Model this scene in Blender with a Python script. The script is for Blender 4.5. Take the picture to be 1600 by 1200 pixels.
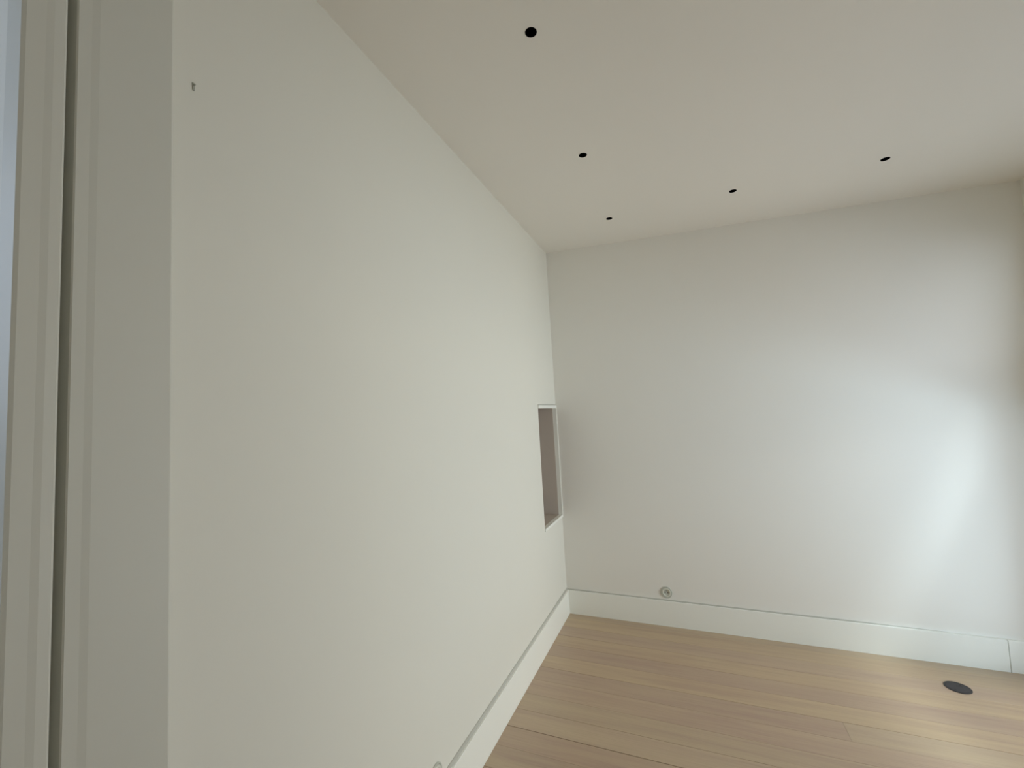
import bpy, bmesh, math, random
from mathutils import Matrix, Vector

# ---------------------------------------------------------------- clean scene
for o in list(bpy.data.objects):
    bpy.data.objects.remove(o, do_unlink=True)
sc = bpy.context.scene
col = sc.collection

# ---------------------------------------------------------------- camera
cam_d = bpy.data.cameras.new('camera')
cam = bpy.data.objects.new('camera', cam_d)
col.objects.link(cam)
cam_d.sensor_fit = 'HORIZONTAL'
cam_d.sensor_width = 36.0
cam_d.lens = 678.28 * 36.0 / 1600.0
cam_d.clip_start = 0.02
R_ = Vector((0.92726946, 0.37220396, -0.04044215))
U_ = Vector((0.06385188, -0.05078011, 0.9966666))
W_ = Vector((-0.36890959, 0.92676081, 0.07085277))
cam.matrix_world = Matrix(((R_.x, U_.x, -W_.x, 0.91566),
                           (R_.y, U_.y, -W_.y, -3.25048),
                           (R_.z, U_.z, -W_.z, 1.48518),
                           (0, 0, 0, 1)))
sc.camera = cam

# ---------------------------------------------------------------- sky, daylight, added fill lamps, exposure
W_P, K_P, L_P, N_P, H_P, U_P = 2.95, 210, 22, 86, 18, 8.5
world = bpy.data.worlds.new('sky')
sc.world = world
world.use_nodes = True
bg = world.node_tree.nodes['Background']
bg.inputs['Color'].default_value = (0.811, 0.903, 1.0, 1)
bg.inputs['Strength'].default_value = W_P

def area(name, loc, target, sx, sy, power, colr):
    d = bpy.data.lights.new(name, 'AREA')
    d.shape = 'RECTANGLE'
    d.size, d.size_y = sx, sy
    d.energy = power
    d.color = colr
    o = bpy.data.objects.new(name, d)
    col.objects.link(o)
    o.location = loc
    o.rotation_euler = (Vector(target) - Vector(loc)).to_track_quat('-Z', 'Y').to_euler()
    return o

area('skylight_high', (4.62, -1.6, 6.06), (2.38, 0.0, 1.00), 0.52, 0.52, K_P, (0.80, 0.95, 1.0))
area('low_fill', (4.12, -1.35, 0.62), (1.1, 0.0, 0.40), 0.9, 0.6, L_P, (0.62, 0.86, 1.0))  # added fill lamp, brightens the lower back wall
area('skylight_broad', (5.6, -0.6, 1.7), (0.0, -1.2, 1.4), 1.6, 2.2, N_P, (1.0, 0.92, 0.71))
area('hall_light', (-1.5, -4.2, 2.1), (-0.2, -2.95, 1.6), 0.6, 1.2, H_P, (0.68, 0.81, 1.0))
area('under_fill', (3.15, -2.9, 0.65), (2.3, 0.0, 0.4), 0.9, 0.6, U_P, (0.28, 0.68, 1.0))  # added blue fill below the blocking slab, lifts the lower right corner

vs = sc.view_settings
vs.view_transform = 'Standard'
vs.look = 'None'
vs.gamma = 1.0
vs.use_curve_mapping = False
vs.exposure = 0.0
sc.cycles.max_bounces = 14
sc.cycles.diffuse_bounces = 10
sc.cycles.transparent_max_bounces = 12
sc.cycles.caustics_reflective = False
sc.cycles.caustics_refractive = False

# ---------------------------------------------------------------- materials
def new_mat(name):
    m = bpy.data.materials.new(name)
    m.use_nodes = True
    nt = m.node_tree
    return m, nt, nt.nodes['Principled BSDF']

def paint(name, rgb, rough=0.6, bump=0.02, scale=220.0, var=0.012):
    m, nt, b = new_mat(name)
    N, L = nt.nodes, nt.links
    tc = N.new('ShaderNodeTexCoord')
    n1 = N.new('ShaderNodeTexNoise'); n1.inputs['Scale'].default_value = 1.7; n1.inputs['Detail'].default_value = 3
    L.new(tc.outputs['Object'], n1.inputs['Vector'])
    mx = N.new('ShaderNodeMix'); mx.data_type = 'RGBA'
    mx.inputs['A'].default_value = (*[c * (1 - var) for c in rgb], 1)
    mx.inputs['B'].default_value = (*[min(1, c * (1 + var)) for c in rgb], 1)
    L.new(n1.outputs['Fac'], mx.inputs['Factor'])
    L.new(mx.outputs['Result'], b.inputs['Base Color'])
    b.inputs['Roughness'].default_value = rough
    b.inputs['Specular IOR Level'].default_value = 0.3
    n2 = N.new('ShaderNodeTexNoise'); n2.inputs['Scale'].default_value = scale; n2.inputs['Detail'].default_value = 4
    L.new(tc.outputs['Object'], n2.inputs['Vector'])
    bp = N.new('ShaderNodeBump'); bp.inputs['Strength'].default_value = bump; bp.inputs['Distance'].default_value = 0.002
    L.new(n2.outputs['Fac'], bp.inputs['Height'])
    L.new(bp.outputs['Normal'], b.inputs['Normal'])
    return m

def plain(name, rgb, rough=0.5, metal=0.0, spec=0.5):
    m, nt, b = new_mat(name)
    N, L = nt.nodes, nt.links
    tc = N.new('ShaderNodeTexCoord')
    n1 = N.new('ShaderNodeTexNoise'); n1.inputs['Scale'].default_value = 60
    L.new(tc.outputs['Object'], n1.inputs['Vector'])
    mx = N.new('ShaderNodeMix'); mx.data_type = 'RGBA'
    mx.inputs['A'].default_value = (*[c * 0.94 for c in rgb], 1)
    mx.inputs['B'].default_value = (*[min(1, c * 1.06) for c in rgb], 1)
    L.new(n1.outputs['Fac'], mx.inputs['Factor'])
    L.new(mx.outputs['Result'], b.inputs['Base Color'])
    b.inputs['Roughness'].default_value = rough
    b.inputs['Metallic'].default_value = metal
    b.inputs['Specular IOR Level'].default_value = spec
    return m

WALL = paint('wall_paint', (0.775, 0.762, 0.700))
BACKW = paint('back_wall_lit_paint', (0.855, 0.835, 0.788))  # paint raised to stand in for fill light the back wall lacks
CEIL = paint('ceiling_paint', (0.86, 0.825, 0.765))
GAP_SHADE = paint('gap_shade_grey', (0.50, 0.49, 0.44), rough=0.8)  # shade of the skirting's top gap, put into a grey
NICHE = paint('niche_shade_plaster', (0.56, 0.50, 0.45), rough=0.8)  # plaster darkened to carry part of the recess shade
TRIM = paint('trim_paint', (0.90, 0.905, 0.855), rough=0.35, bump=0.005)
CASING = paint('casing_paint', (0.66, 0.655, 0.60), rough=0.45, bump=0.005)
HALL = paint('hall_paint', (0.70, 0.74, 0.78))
BLOCKER = plain('blocker_grey', (0.22, 0.22, 0.22), 0.7)  # dark so the added blocker bounces little light to the ceiling
SUBFLOOR = plain('subfloor', (0.10, 0.06, 0.04), 0.9)
BLACK = plain('matte_black', (0.0015, 0.0015, 0.0015), 0.9, 0, 0.0)
LENS = plain('dark_lens', (0.002, 0.002, 0.002), 0.7, 0, 0.0)
SOCKET = plain('socket_plastic', (0.66, 0.67, 0.60), 0.4)
SOCKETRIM = plain('socket_rim', (0.54, 0.55, 0.49), 0.45)
HOLE = plain('socket_hole', (0.02, 0.02, 0.02), 0.8)
STEEL = plain('steel', (0.35, 0.35, 0.32), 0.4, 0.8)
BRONZE = plain('dark_cover_metal', (0.055, 0.05, 0.056), 0.55, 0.3, 0.4)
BRONZE2 = plain('dark_cover_rim', (0.040, 0.037, 0.038), 0.5, 0.3, 0.4)
NAIL = plain('dull_nail', (0.40, 0.40, 0.35), 0.6, 0.1)

def make_wood():
    m, nt, b = new_mat('pale_floorboard')
    N, L = nt.nodes, nt.links
    tc = N.new('ShaderNodeTexCoord')
    oi = N.new('ShaderNodeObjectInfo')
    geo = N.new('ShaderNodeNewGeometry')
    mp = N.new('ShaderNodeMapping'); mp.inputs['Scale'].default_value = (0.55, 9.0, 1.0)
    off = N.new('ShaderNodeVectorMath'); off.operation = 'MULTIPLY_ADD'
    off.inputs[1].default_value = (37.0, 11.0, 5.0)
    comb = N.new('ShaderNodeCombineXYZ')
    for k in ('X', 'Y', 'Z'):
        L.new(oi.outputs['Random'], comb.inputs[k])
    L.new(comb.outputs[0], off.inputs[0])
    L.new(geo.outputs['Position'], off.inputs[2])
    L.new(off.outputs[0], mp.inputs['Vector'])
    n1 = N.new('ShaderNodeTexNoise'); n1.inputs['Scale'].default_value = 2.2; n1.inputs['Detail'].default_value = 5; n1.inputs['Distortion'].default_value = 0.5
    L.new(mp.outputs[0], n1.inputs['Vector'])
    mp2 = N.new('ShaderNodeMapping'); mp2.inputs['Scale'].default_value = (2.0, 70.0, 1.0)
    L.new(off.outputs[0], mp2.inputs['Vector'])
    n2 = N.new('ShaderNodeTexNoise'); n2.inputs['Scale'].default_value = 3; n2.inputs['Detail'].default_value = 6
    L.new(mp2.outputs[0], n2.inputs['Vector'])
    r1 = N.new('ShaderNodeValToRGB')
    cr = r1.color_ramp
    cr.elements[0].position = 0.30; cr.elements[0].color = (0.420, 0.296, 0.216, 1)
    cr.elements[1].position = 0.70; cr.elements[1].color = (0.510, 0.390, 0.260, 1)
    e = cr.elements.new(0.48); e.color = (0.472, 0.350, 0.242, 1)
    L.new(n1.outputs['Fac'], r1.inputs['Fac'])
    m1 = N.new('ShaderNodeMix'); m1.data_type = 'RGBA'; m1.blend_type = 'MULTIPLY'; m1.inputs['Factor'].default_value = 1
    L.new(r1.outputs[0], m1.inputs['A']); L.new(oi.outputs['Color'], m1.inputs['B'])
    r3 = N.new('ShaderNodeValToRGB')
    r3.color_ramp.elements[0].position = 0.28; r3.color_ramp.elements[0].color = (0.86, 0.84, 0.82, 1)
    r3.color_ramp.elements[1].position = 0.55; r3.color_ramp.elements[1].color = (1, 1, 1, 1)
    L.new(n2.outputs['Fac'], r3.inputs['Fac'])
    m2 = N.new('ShaderNodeMix'); m2.data_type = 'RGBA'; m2.blend_type = 'MULTIPLY'; m2.inputs['Factor'].default_value = 0.6
    L.new(m1.outputs['Result'], m2.inputs['A']); L.new(r3.outputs[0], m2.inputs['B'])
    L.new(m2.outputs['Result'], b.inputs['Base Color'])
    b.inputs['Roughness'].default_value = 0.32
    b.inputs['Specular IOR Level'].default_value = 0.95
    bp = N.new('ShaderNodeBump'); bp.inputs['Strength'].default_value = 0.05; bp.inputs['Distance'].default_value = 0.001
    L.new(n2.outputs['Fac'], bp.inputs['Height']); L.new(bp.outputs['Normal'], b.inputs['Normal'])
    return m
WOOD = make_wood()

def make_clear():
    m, nt, b = new_mat('clear_glass')
    N, L = nt.nodes, nt.links
    t = N.new('ShaderNodeBsdfTransparent'); g = N.new('ShaderNodeBsdfGlossy'); g.inputs['Roughness'].default_value = 0.02
    mx = N.new('ShaderNodeMixShader'); mx.inputs[0].default_value = 0.06
    L.new(t.outputs[0], mx.inputs[1]); L.new(g.outputs[0], mx.inputs[2])
    L.new(mx.outputs[0], N['Material Output'].inputs['Surface'])
    return m
CLEAR = make_clear()

# ---------------------------------------------------------------- helpers
def obj(name, bm, mat, parent=None, M=None, smooth=False):
    bmesh.ops.recalc_face_normals(bm, faces=bm.faces[:])
    me = bpy.data.meshes.new(name)
    bm.to_mesh(me); bm.free()
    me.materials.append(mat)
    if smooth:
        for p in me.polygons:
            p.use_smooth = True
    o = bpy.data.objects.new(name, me)
    col.objects.link(o)
    if parent is not None:
        o.parent = parent
        if M is not None:
            o.matrix_local = M
    elif M is not None:
        o.matrix_world = M
    return o

def empty(name, M):
    o = bpy.data.objects.new(name, None)
    o.empty_display_size = 0.05
    col.objects.link(o)
    o.matrix_world = M
    return o

def tag(o, label=None, cat=None, group=None, kind=None):
    if label: o['label'] = label
    if cat: o['category'] = cat
    if group: o['group'] = group
    if kind: o['kind'] = kind
    return o

def box(bm, lo, hi, bevel=0.0):
    vs_ = [bm.verts.new((x, y, z)) for x in (lo[0], hi[0]) for y in (lo[1], hi[1]) for z in (lo[2], hi[2])]
    fs = []
    for idx in ((0, 1, 3, 2), (4, 6, 7, 5), (0, 4, 5, 1), (2, 3, 7, 6), (0, 2, 6, 4), (1, 5, 7, 3)):
        fs.append(bm.faces.new([vs_[i] for i in idx]))
    if bevel > 0:
        es = list({e for f in fs for e in f.edges})
        bmesh.ops.bevel(bm, geom=es, offset=bevel, segments=2, profile=0.5, affect='EDGES')

def slab_grid(us, vs_, holes, w0, w1):
    """Solid slab over a grid of (u, v) cells, without the hole cells. Returns a bmesh in (u, v, w)."""
    bm = bmesh.new()
    nu, nv = len(us) - 1, len(vs_) - 1
    solid = {(i, j) for i in range(nu) for j in range(nv)} - set(holes)
    cache = {}
    def V(i, j, k):
        if (i, j, k) not in cache:
            cache[(i, j, k)] = bm.verts.new((us[i], vs_[j], (w0, w1)[k]))
        return cache[(i, j, k)]
    for (i, j) in solid:
        for k in (0, 1):
            bm.faces.new([V(i, j, k), V(i + 1, j, k), V(i + 1, j + 1, k), V(i, j + 1, k)])
        for (di, dj, a, b) in ((-1, 0, (i, j), (i, j + 1)), (1, 0, (i + 1, j), (i + 1, j + 1)),
                               (0, -1, (i, j), (i + 1, j)), (0, 1, (i, j + 1), (i + 1, j + 1))):
            if (i + di, j + dj) not in solid:
                bm.faces.new([V(*a, 0), V(*b, 0), V(*b, 1), V(*a, 1)])
    return bm

def extrude_profile(pts, u0, u1, mitre0=0.0, mitre1=0.0):
    """Closed (w, v) profile swept along u; mitre shifts an end by w * mitre. Verts in (u, v, w)."""
    bm = bmesh.new()
    a = [bm.verts.new((u0 + w * mitre0, v, w)) for (w, v) in pts]
    b = [bm.verts.new((u1 + w * mitre1, v, w)) for (w, v) in pts]
    n = len(pts)
    for i in range(n):
        bm.faces.new([a[i], a[(i + 1) % n], b[(i + 1) % n], b[i]])
    bm.faces.new(a[::-1]); bm.faces.new(b)
    return bm

def lathe(bm, prof, n=40, closed=False):
    """Revolve (r, h) profile about local z."""
    rings = []
    for (r, h) in prof:
        if r < 1e-6:
            rings.append([bm.verts.new((0, 0, h))])
        else:
            rings.append([bm.verts.new((r * math.cos(2 * math.pi * k / n), r * math.sin(2 * math.pi * k / n), h)) for k in range(n)])
    pairs = list(zip(rings, rings[1:]))
    if closed:
        pairs.append((rings[-1], rings[0]))
    for A, B in pairs:
        for k in range(n):
            k2 = (k + 1) % n
            if len(A) == 1 and len(B) == 1:
                continue
            if len(A) == 1:
                bm.faces.new([A[0], B[k], B[k2]])
            elif len(B) == 1:
                bm.faces.new([A[k], A[k2], B[0]])
            else:
                bm.faces.new([A[k], A[k2], B[k2], B[k]])

# ---------------------------------------------------------------- room dimensions (metres)
H = 2.75
XR = 2.72           # right wall
YF = -4.6            # wall behind the camera
LEAN_L = 0.0387 / H  # the old left wall leans out a little
LEAN_B = 0.0112 / H
SLOPE = 0.0276       # the ceiling falls a little to the right

# wall frames: columns u (along), v (up), w (into the room)
vL = Vector((-LEAN_L, 0, 1)).normalized()
uL = Vector((0, -1, 0))
wL = Vector((vL.z, 0, -vL.x))
def frame(u, v, w, o=(0, 0, 0)):
    return Matrix(((u.x, v.x, w.x, o[0]), (u.y, v.y, w.y, o[1]), (u.z, v.z, w.z, o[2]), (0, 0, 0, 1)))
M_L = frame(uL, vL, wL)                     # left-handed frame: faces are re-oriented by recalc
vB = Vector((0, -LEAN_B, 1)).normalized()
uB = Vector((1, 0, 0))
wB = Vector((0, -vB.z, vB.y))
M_B = frame(uB, vB, wB)

def bake(bm, M):
    """Move a bmesh written in wall coordinates (u, v, w) into room coordinates."""
    bmesh.ops.transform(bm, matrix=M, verts=bm.verts[:])
    return bm

# ---------------------------------------------------------------- floor: boards over a sub-floor
bm = bmesh.new()
box(bm, (-0.44, YF - 0.2, -0.08), (XR + 0.30, 0.30, -0.022))
floor = tag(obj('floor', bm, SUBFLOOR), kind='structure')
rng = random.Random(11)
PW = 0.128
rows = []
y_top = -0.472 + 4 * PW
ends = {5: [1.495]}
PINK, YEL, MID, TAN, PALE = (0.93, 0.885, 0.90), (1.05, 1.03, 0.95), (0.985, 0.95, 0.95), (1.0, 1.0, 0.97), (1.05, 1.05, 1.03)
tints = {-1: TAN, 0: YEL, 1: MID, 2: YEL, 3: PINK, 4: YEL, 5: PINK, 6: MID, 7: TAN, 8: PALE, 9: MID, 10: TAN}
gaps = {3: 0.0012, 5: 0.0012, 8: 0.0010, 9: 0.0024, 11: 0.002}     # open joint along a board's back edge
for k in range(0, 37):
    y1 = min(y_top - k * PW, 0.0)
    y0 = y_top - (k + 1) * PW
    if y0 < YF: y0 = YF
    if y1 - y0 < 0.01: continue
    key = k - 1          # board 5 is the one with an end joint at x = 1.495
    cuts = [0.0] + ends.get(key, [] if key < 11 else [rng.uniform(0.6, 2.1)]) + [XR]
    for n, (a, b) in enumerate(zip(cuts, cuts[1:])):
        g = gaps.get(key, 0.0005)
        b_ = bmesh.new()
        dz = rng.uniform(-0.0005, 0.0)
        cx_, cy_ = (a + b) / 2, (y0 + y1) / 2
        box(b_, (a - cx_ + 0.0003, y0 - cy_, -0.022), (b - cx_ - 0.0003, y1 - cy_ - g, dz), 0.0)
        top = [e for e in b_.edges if all(v.co.z > -0.005 for v in e.verts)]
        bmesh.ops.bevel(b_, geom=top, offset=0.0006, segments=1, affect='EDGES')
        o = obj('plank', b_, WOOD, floor, Matrix.Translation((cx_, cy_, 0)))
        t_ = tints.get(key, rng.choice((PINK, YEL, MID, TAN, PALE)))
        if key == 5 and n == 1: t_ = TAN
        o.color = (*t_, 1.0)

# ---------------------------------------------------------------- ceiling with round holes
spots = [(0.521, -1.964), (0.526, -1.213), (0.528, -0.445), (1.243, -0.523), (1.928, -0.574)]
RS = 0.0195
def zc(x): return H - SLOPE * x
bm = bmesh.new()
def loop(pts):
    v = [bm.verts.new(p) for p in pts]
    return [bm.edges.new((v[i], v[(i + 1) % len(v)])) for i in range(len(v))]
edges = []
x0, x1, ya, yb = -0.44, XR + 0.30, YF - 0.2, 0.30
edges += loop([(x0, ya, zc(x0)), (x1, ya, zc(x1)), (x1, yb, zc(x1)), (x0, yb, zc(x0))])
for (sx_, sy_) in spots:
    edges += loop([(sx_ + RS * math.cos(t), sy_ + RS * math.sin(t), zc(sx_ + RS * math.cos(t)))
                   for t in [2 * math.pi * i / 32 for i in range(32)]])
bmesh.ops.triangle_fill(bm, edges=edges, use_beauty=True)
kill = []
for f in bm.faces:
    c = f.calc_center_median()
    if any((c.x - a) ** 2 + (c.y - b) ** 2 < RS * RS * 0.98 for a, b in spots):
        kill.append(f)
bmesh.ops.delete(bm, geom=kill, context='FACES_ONLY')
# upper skin of the slab
vs4 = [bm.verts.new(p) for p in ((x0, ya, H + 0.30), (x1, ya, H + 0.30), (x1, yb, H + 0.30), (x0, yb, H + 0.30))]
bm.faces.new(vs4)
ceiling = tag(obj('ceiling', bm, CEIL), kind='structure')

# ---------------------------------------------------------------- left wall with niche and doorway
TOP = H + 0.2
NU0, NU1, NV0, NV1 = 0.0, 0.4375, 0.6970, 1.5495      # niche opening
DU0, DU1, DV1 = 2.944, 3.85, 2.60                    # doorway
us = [-0.25, NU0, NU1, DU0, DU1, -YF + 0.2]
vs_ = [-0.1, NV0, NV1, DV1, TOP]
bm = slab_grid(us, vs_, {(1, 1), (3, 0), (3, 1), (3, 2)}, -0.40, 0.0)
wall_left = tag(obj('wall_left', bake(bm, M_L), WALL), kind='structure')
bm = bmesh.new()
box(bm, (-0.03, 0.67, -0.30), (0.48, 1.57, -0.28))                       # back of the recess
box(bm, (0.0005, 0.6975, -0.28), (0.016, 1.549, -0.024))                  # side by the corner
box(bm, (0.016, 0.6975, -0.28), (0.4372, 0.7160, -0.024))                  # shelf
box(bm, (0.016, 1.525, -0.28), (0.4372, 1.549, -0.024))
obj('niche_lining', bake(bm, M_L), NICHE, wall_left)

# niche lining frame: slim raised bead round the opening
fr = bmesh.new()
FW, FP = 0.026, 0.006
def ring(bm, u0, u1, v0, v1, fu, w0, w1, fur=None):
    box(bm, (u0 - (fur or fu), v0 - fu, w0), (u1 + fu, v0, w1))
    box(bm, (u0 - (fur or fu), v1, w0), (u1 + fu, v1 + fu, w1))
    box(bm, (u0 - (fur or fu), v0, w0), (u0, v1, w1))
    box(bm, (u1, v0, w0), (u1 + fu, v1, w1))
box(fr, (0.0005, 0.7000, -0.024), (0.4372, 0.7175, FP))      # bottom
box(fr, (0.0005, 1.523, -0.024), (0.4372, 1.546, FP))             # top
box(fr, (0.0005, 0.7175, -0.024), (0.0135, 1.523, FP))
obj('niche_frame', bake(fr, M_L), TRIM, wall_left)

# ---------------------------------------------------------------- back wall
bm = slab_grid([-0.26, XR + 0.26], [-0.1, TOP], set(), -0.26, 0.0)
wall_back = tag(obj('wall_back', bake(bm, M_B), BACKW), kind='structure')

# ---------------------------------------------------------------- right wall (off camera, window in it) and wall behind the camera
WY0, WY1, WZ0, WZ1, RAIL = -1.80, -0.22, 0.06, 2.40, 1.73
M_R = frame(Vector((0, 1, 0)), Vector((0, 0, 1)), Vector((-1, 0, 0)), (XR, 0, 0))
bm = slab_grid([YF - 0.2, WY0, WY1, 0.26], [-0.1, WZ0, WZ1, TOP], {(1, 1)}, -0.10, 0.0)
tag(obj('wall_right', bake(bm, M_R), WALL), kind='structure')
M_F = frame(Vector((1, 0, 0)), Vector((0, 0, 1)), Vector((0, 1, 0)), (0, YF, 0))
bm = slab_grid([-0.26, XR + 0.26], [-0.1, TOP], set(), -0.2, 0.0)
tag(obj('wall_front', bake(bm, M_F), WALL), kind='structure')

win = bmesh.new()
f = 0.04
def bar(y0, y1, z0, z1):
    box(win, (XR, y0, z0), (XR + 0.06, y1, z1))
bar(WY0, WY0 + f, WZ0, WZ1); bar(WY1 - 0.015, WY1, WZ0, WZ1);
bar(WY0, WY1, WZ0, WZ0 + f); bar(WY0, WY1, WZ1 - f, WZ1); bar(WY0, WY1, RAIL - 0.40, RAIL)
window = tag(obj('window_1', win, TRIM), kind='structure')
def pane(name, y0, y1, z0, z1, mat):
    bm = bmesh.new()
    bm.faces.new([bm.verts.new(p) for p in ((XR + 0.03, y0, z0), (XR + 0.03, y1, z0), (XR + 0.03, y1, z1), (XR + 0.03, y0, z1))])
    obj(name, bm, mat, window)
pane('pane', WY0 + 0.01, WY1 - 0.01, RAIL - 0.01, WZ1 - 0.01, CLEAR)
pane('pane', WY0 + 0.01, WY1 - 0.01, WZ0 + 0.01, RAIL - 0.38, CLEAR)
bm = bmesh.new()
box(bm, (XR + 0.05, -3.3, RAIL - 0.04), (XR + 1.60, -0.3, RAIL - 0.01))
obj('key_blocker', bm, BLOCKER, window)  # unseen slab added outside to keep the high lamp off the lower pane
pd = bpy.data.lights.new('window_daylight', 'AREA')
pd.shape = 'RECTANGLE'; pd.size = WZ1 - WZ0; pd.size_y = WY1 - WY0
pd.cycles.is_portal = True
po = bpy.data.objects.new('window_daylight', pd); col.objects.link(po)
po.location = (XR + 0.17, (WY0 + WY1) / 2, (WZ0 + WZ1) / 2)
po.rotation_euler = (0, math.radians(90), 0)

# ---------------------------------------------------------------- hall beyond the doorway
def slab(name, lo, hi, mat):
    bm = bmesh.new(); box(bm, lo, hi)
    tag(obj(name, bm, mat), kind='structure')
slab('wall_hall', (-2.70, -4.9, -0.1), (-2.6, -1.2, 3.1), HALL)
slab('wall_hall_end', (-2.60, -1.3, -0.1), (-0.44, -1.2, 3.1), HALL)
slab('wall_hall_near', (-2.60, -4.9, -0.1), (-0.44, -4.8, 3.1), HALL)
slab('floor_hall', (-2.60, -4.8, -0.1), (-0.44, -1.3, 0.0), WOOD)
slab('ceiling_hall', (-2.60, -4.8, 2.85), (-0.44, -1.3, 2.95), HALL)

# ---------------------------------------------------------------- skirting boards
HB = 0.167
board = [(0.0, 0.0), (0.0185, 0.0), (0.0185, HB - 0.002), (0.0165, HB), (0.0, HB)]
bm = extrude_profile(board, 0.0, 2.70)
bl = tag(obj('baseboard_left', bake(bm, M_L), TRIM), kind='structure')
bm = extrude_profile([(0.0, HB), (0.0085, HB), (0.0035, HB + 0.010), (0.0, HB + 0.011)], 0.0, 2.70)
obj('shade_strip', bake(bm, M_L), GAP_SHADE, bl)  # added strip, its grey stands in for the shaded line above the board
bm = extrude_profile(board, 0.0185, 2.4405)
bb = tag(obj('baseboard_back', bake(bm, M_B), TRIM), kind='structure')
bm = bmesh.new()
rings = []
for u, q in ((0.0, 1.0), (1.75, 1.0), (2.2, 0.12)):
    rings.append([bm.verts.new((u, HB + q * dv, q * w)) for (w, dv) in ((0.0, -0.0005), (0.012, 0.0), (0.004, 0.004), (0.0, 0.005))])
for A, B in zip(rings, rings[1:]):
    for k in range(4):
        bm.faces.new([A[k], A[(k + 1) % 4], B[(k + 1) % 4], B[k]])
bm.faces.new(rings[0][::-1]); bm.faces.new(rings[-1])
obj('shade_strip', bake(bm, M_B), GAP_SHADE, bb)  # painted shade line again, tapering out where the wall is bright
bm = extrude_profile([(0.0, 0.0), (0.018, 0.0), (0.018, HB - 0.004), (0.014, HB), (0.0, HB)], 2.444, XR)
tag(obj('trim_2', bake(bm, M_B), TRIM), kind='structure')

# ---------------------------------------------------------------- door casing on the left wall
def prism_uv(pts_uw, v0, v1):
    bm = bmesh.new()
    a = [bm.verts.new((u, v0, w)) for (u, w) in pts_uw]
    b = [bm.verts.new((u, v1, w)) for (u, w) in pts_uw]
    n = len(pts_uw)
    for i in range(n):
        bm.faces.new([a[i], a[(i + 1) % n], b[(i + 1) % n], b[i]])
    bm.faces.new(a[::-1]); bm.faces.new(b)
    return bm
CT = 2.62
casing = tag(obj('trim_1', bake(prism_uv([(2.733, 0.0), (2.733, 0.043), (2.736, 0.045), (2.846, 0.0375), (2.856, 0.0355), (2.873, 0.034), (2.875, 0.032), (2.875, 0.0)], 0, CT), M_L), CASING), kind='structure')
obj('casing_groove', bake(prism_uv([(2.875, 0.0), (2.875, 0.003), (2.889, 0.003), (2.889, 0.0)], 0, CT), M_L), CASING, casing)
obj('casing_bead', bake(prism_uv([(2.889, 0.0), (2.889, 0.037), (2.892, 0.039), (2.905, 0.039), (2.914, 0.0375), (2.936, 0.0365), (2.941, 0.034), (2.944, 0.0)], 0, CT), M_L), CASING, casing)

# ---------------------------------------------------------------- downlights
def downlight(i, x, y, label):
    t = empty('downlight', Matrix.Translation((x, y, zc(x))))
    tag(t, label, 'downlight', 'small black ceiling downlights')
    bm = bmesh.new()
    lathe(bm, [(RS + 0.0002, -0.0005), (RS + 0.0002, 0.09), (0, 0.09)], 32)
    h = obj('housing', bm, BLACK, t, smooth=False)
    bm = bmesh.new()
    lathe(bm, [(0.0, 0.060), (0.012, 0.061), (0.0155, 0.063), (0.0155, 0.068), (0, 0.068)], 32)
    obj('lens', bm, LENS, t)
    return t
labels = ['largest black recessed downlight near the top edge of the ceiling',
          'black recessed downlight in the middle of the row along the left wall',
          'smallest black recessed downlight, in the ceiling corner above the niche',
          'black recessed downlight second from the corner in the row along the back wall',
          'narrowest black recessed downlight, far right of the row along the back wall']
for i, ((x, y), lb) in enumerate(zip(spots, labels)):
    downlight(i, x, y, lb)

# ---------------------------------------------------------------- round wall sockets
def socket(M, label):
    t = empty('wall_socket', M)
    tag(t, label, 'socket', None)
    Rm = 0.0385
    bm = bmesh.new()
    lathe(bm, [(Rm - 0.0005, 0.0), (Rm, 0.003), (Rm - 0.001, 0.0055), (Rm - 0.0055, 0.0062), (Rm - 0.007, 0.004), (Rm - 0.007, 0.0)], 48)
    obj('rim', bm, SOCKETRIM, t, smooth=True)
    bm = bmesh.new()
    lathe(bm, [(Rm - 0.007, 0.001), (Rm - 0.0075, 0.006), (0.026, 0.0075), (0.0225, 0.0072), (0.0205, 0.004), (0.0195, 0.0008), (0, 0.0008)], 48)
    obj('cup', bm, SOCKET, t)
    for s in (-1, 1):
        bm = bmesh.new()
        bmesh.ops.create_cone(bm, cap_ends=True, segments=16, radius1=0.0036, radius2=0.0036, depth=0.0012, matrix=Matrix.Translation((s * 0.0095, -0.001, 0.0012)))
        obj('pin_hole', bm, HOLE, t)
    bm = bmesh.new()
    lathe(bm, [(0.0, 0.0085), (0.002, 0.008), (0.0028, 0.0065), (0.0028, 0.0005), (0, 0.0005)], 16)
    bmesh.ops.translate(bm, vec=(0.0, 0.0105, 0), verts=bm.verts[:])
    obj('earth_pin', bm, STEEL, t, smooth=True)
    return t
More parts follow.
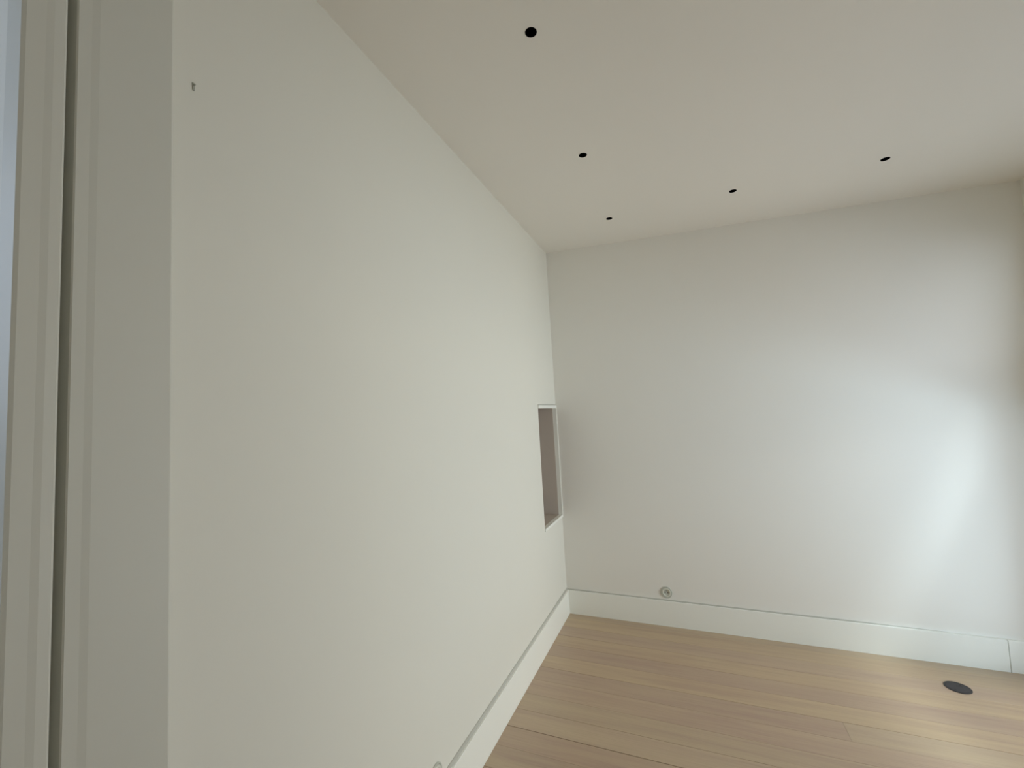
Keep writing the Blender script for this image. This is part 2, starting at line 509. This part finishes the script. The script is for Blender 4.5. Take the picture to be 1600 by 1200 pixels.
def rot_frame(u, v, w, p):
    return frame(u, v, w, p)
pB = M_B @ Vector((0.7075, 0.220, 0.0))
socket(frame(uB, vB, wB, pB), 'round white socket on the back wall just above the skirting board')
pL = M_L @ Vector((1.838, 0.208, 0.0))
socket(frame(uL * -1, vL, wL, pL), 'round white socket low on the left wall, half cut by the bottom edge')

# ---------------------------------------------------------------- dark floor outlet
t = empty('floor_outlet', Matrix.Translation((2.1135, -0.2605, 0.0)))
tag(t, 'round dark grey metal floor outlet cover set in the pale boards', 'floor outlet')
bm = bmesh.new()
lathe(bm, [(0.0535, -0.001), (0.0535, 0.0012), (0.0525, 0.0022), (0.0455, 0.0026), (0.0445, 0.0018), (0.0445, -0.001)], 56)
obj('rim', bm, BRONZE2, t)
bm = bmesh.new()
lathe(bm, [(0.0443, -0.001), (0.0443, 0.0020), (0.043, 0.0026), (0.0, 0.0028)], 56)
lid = obj('lid', bm, BRONZE, t)
bm = bmesh.new()
box(bm, (-0.012, -0.003, 0.0022), (0.012, 0.003, 0.0034), 0.0005)
obj('lift_slot', bm, BRONZE2, lid, Matrix.Translation((0.012, 0.012, 0)))
for a in (0.9, 0.9 + math.pi):
    bm = bmesh.new()
    lathe(bm, [(0.004, 0.0022), (0.0038, 0.0036), (0.0, 0.0036)], 16)
    obj('screw', bm, BRONZE2, lid, Matrix.Translation((0.033 * math.cos(a), 0.033 * math.sin(a), 0)))

# ---------------------------------------------------------------- nail left in the wall
Mn = M_L @ Matrix.Translation((2.668, 2.222, 0.0))
t = empty('wall_nail', Mn)
tag(t, 'tiny dull nail left high in the white wall beside the casing', 'nail')
bm = bmesh.new()
box(bm, (-0.0022, -0.009, 0.0), (0.0022, 0.009, 0.002), 0.0007)
obj('plate', bm, NAIL, t)
bm = bmesh.new()
lathe(bm, [(0.0, 0.006), (0.002, 0.0055), (0.002, 0.0045), (0.001, 0.0042), (0.001, 0.0)], 12)
obj('nail_head', bm, NAIL, t, Matrix.Translation((0, 0.004, 0)))
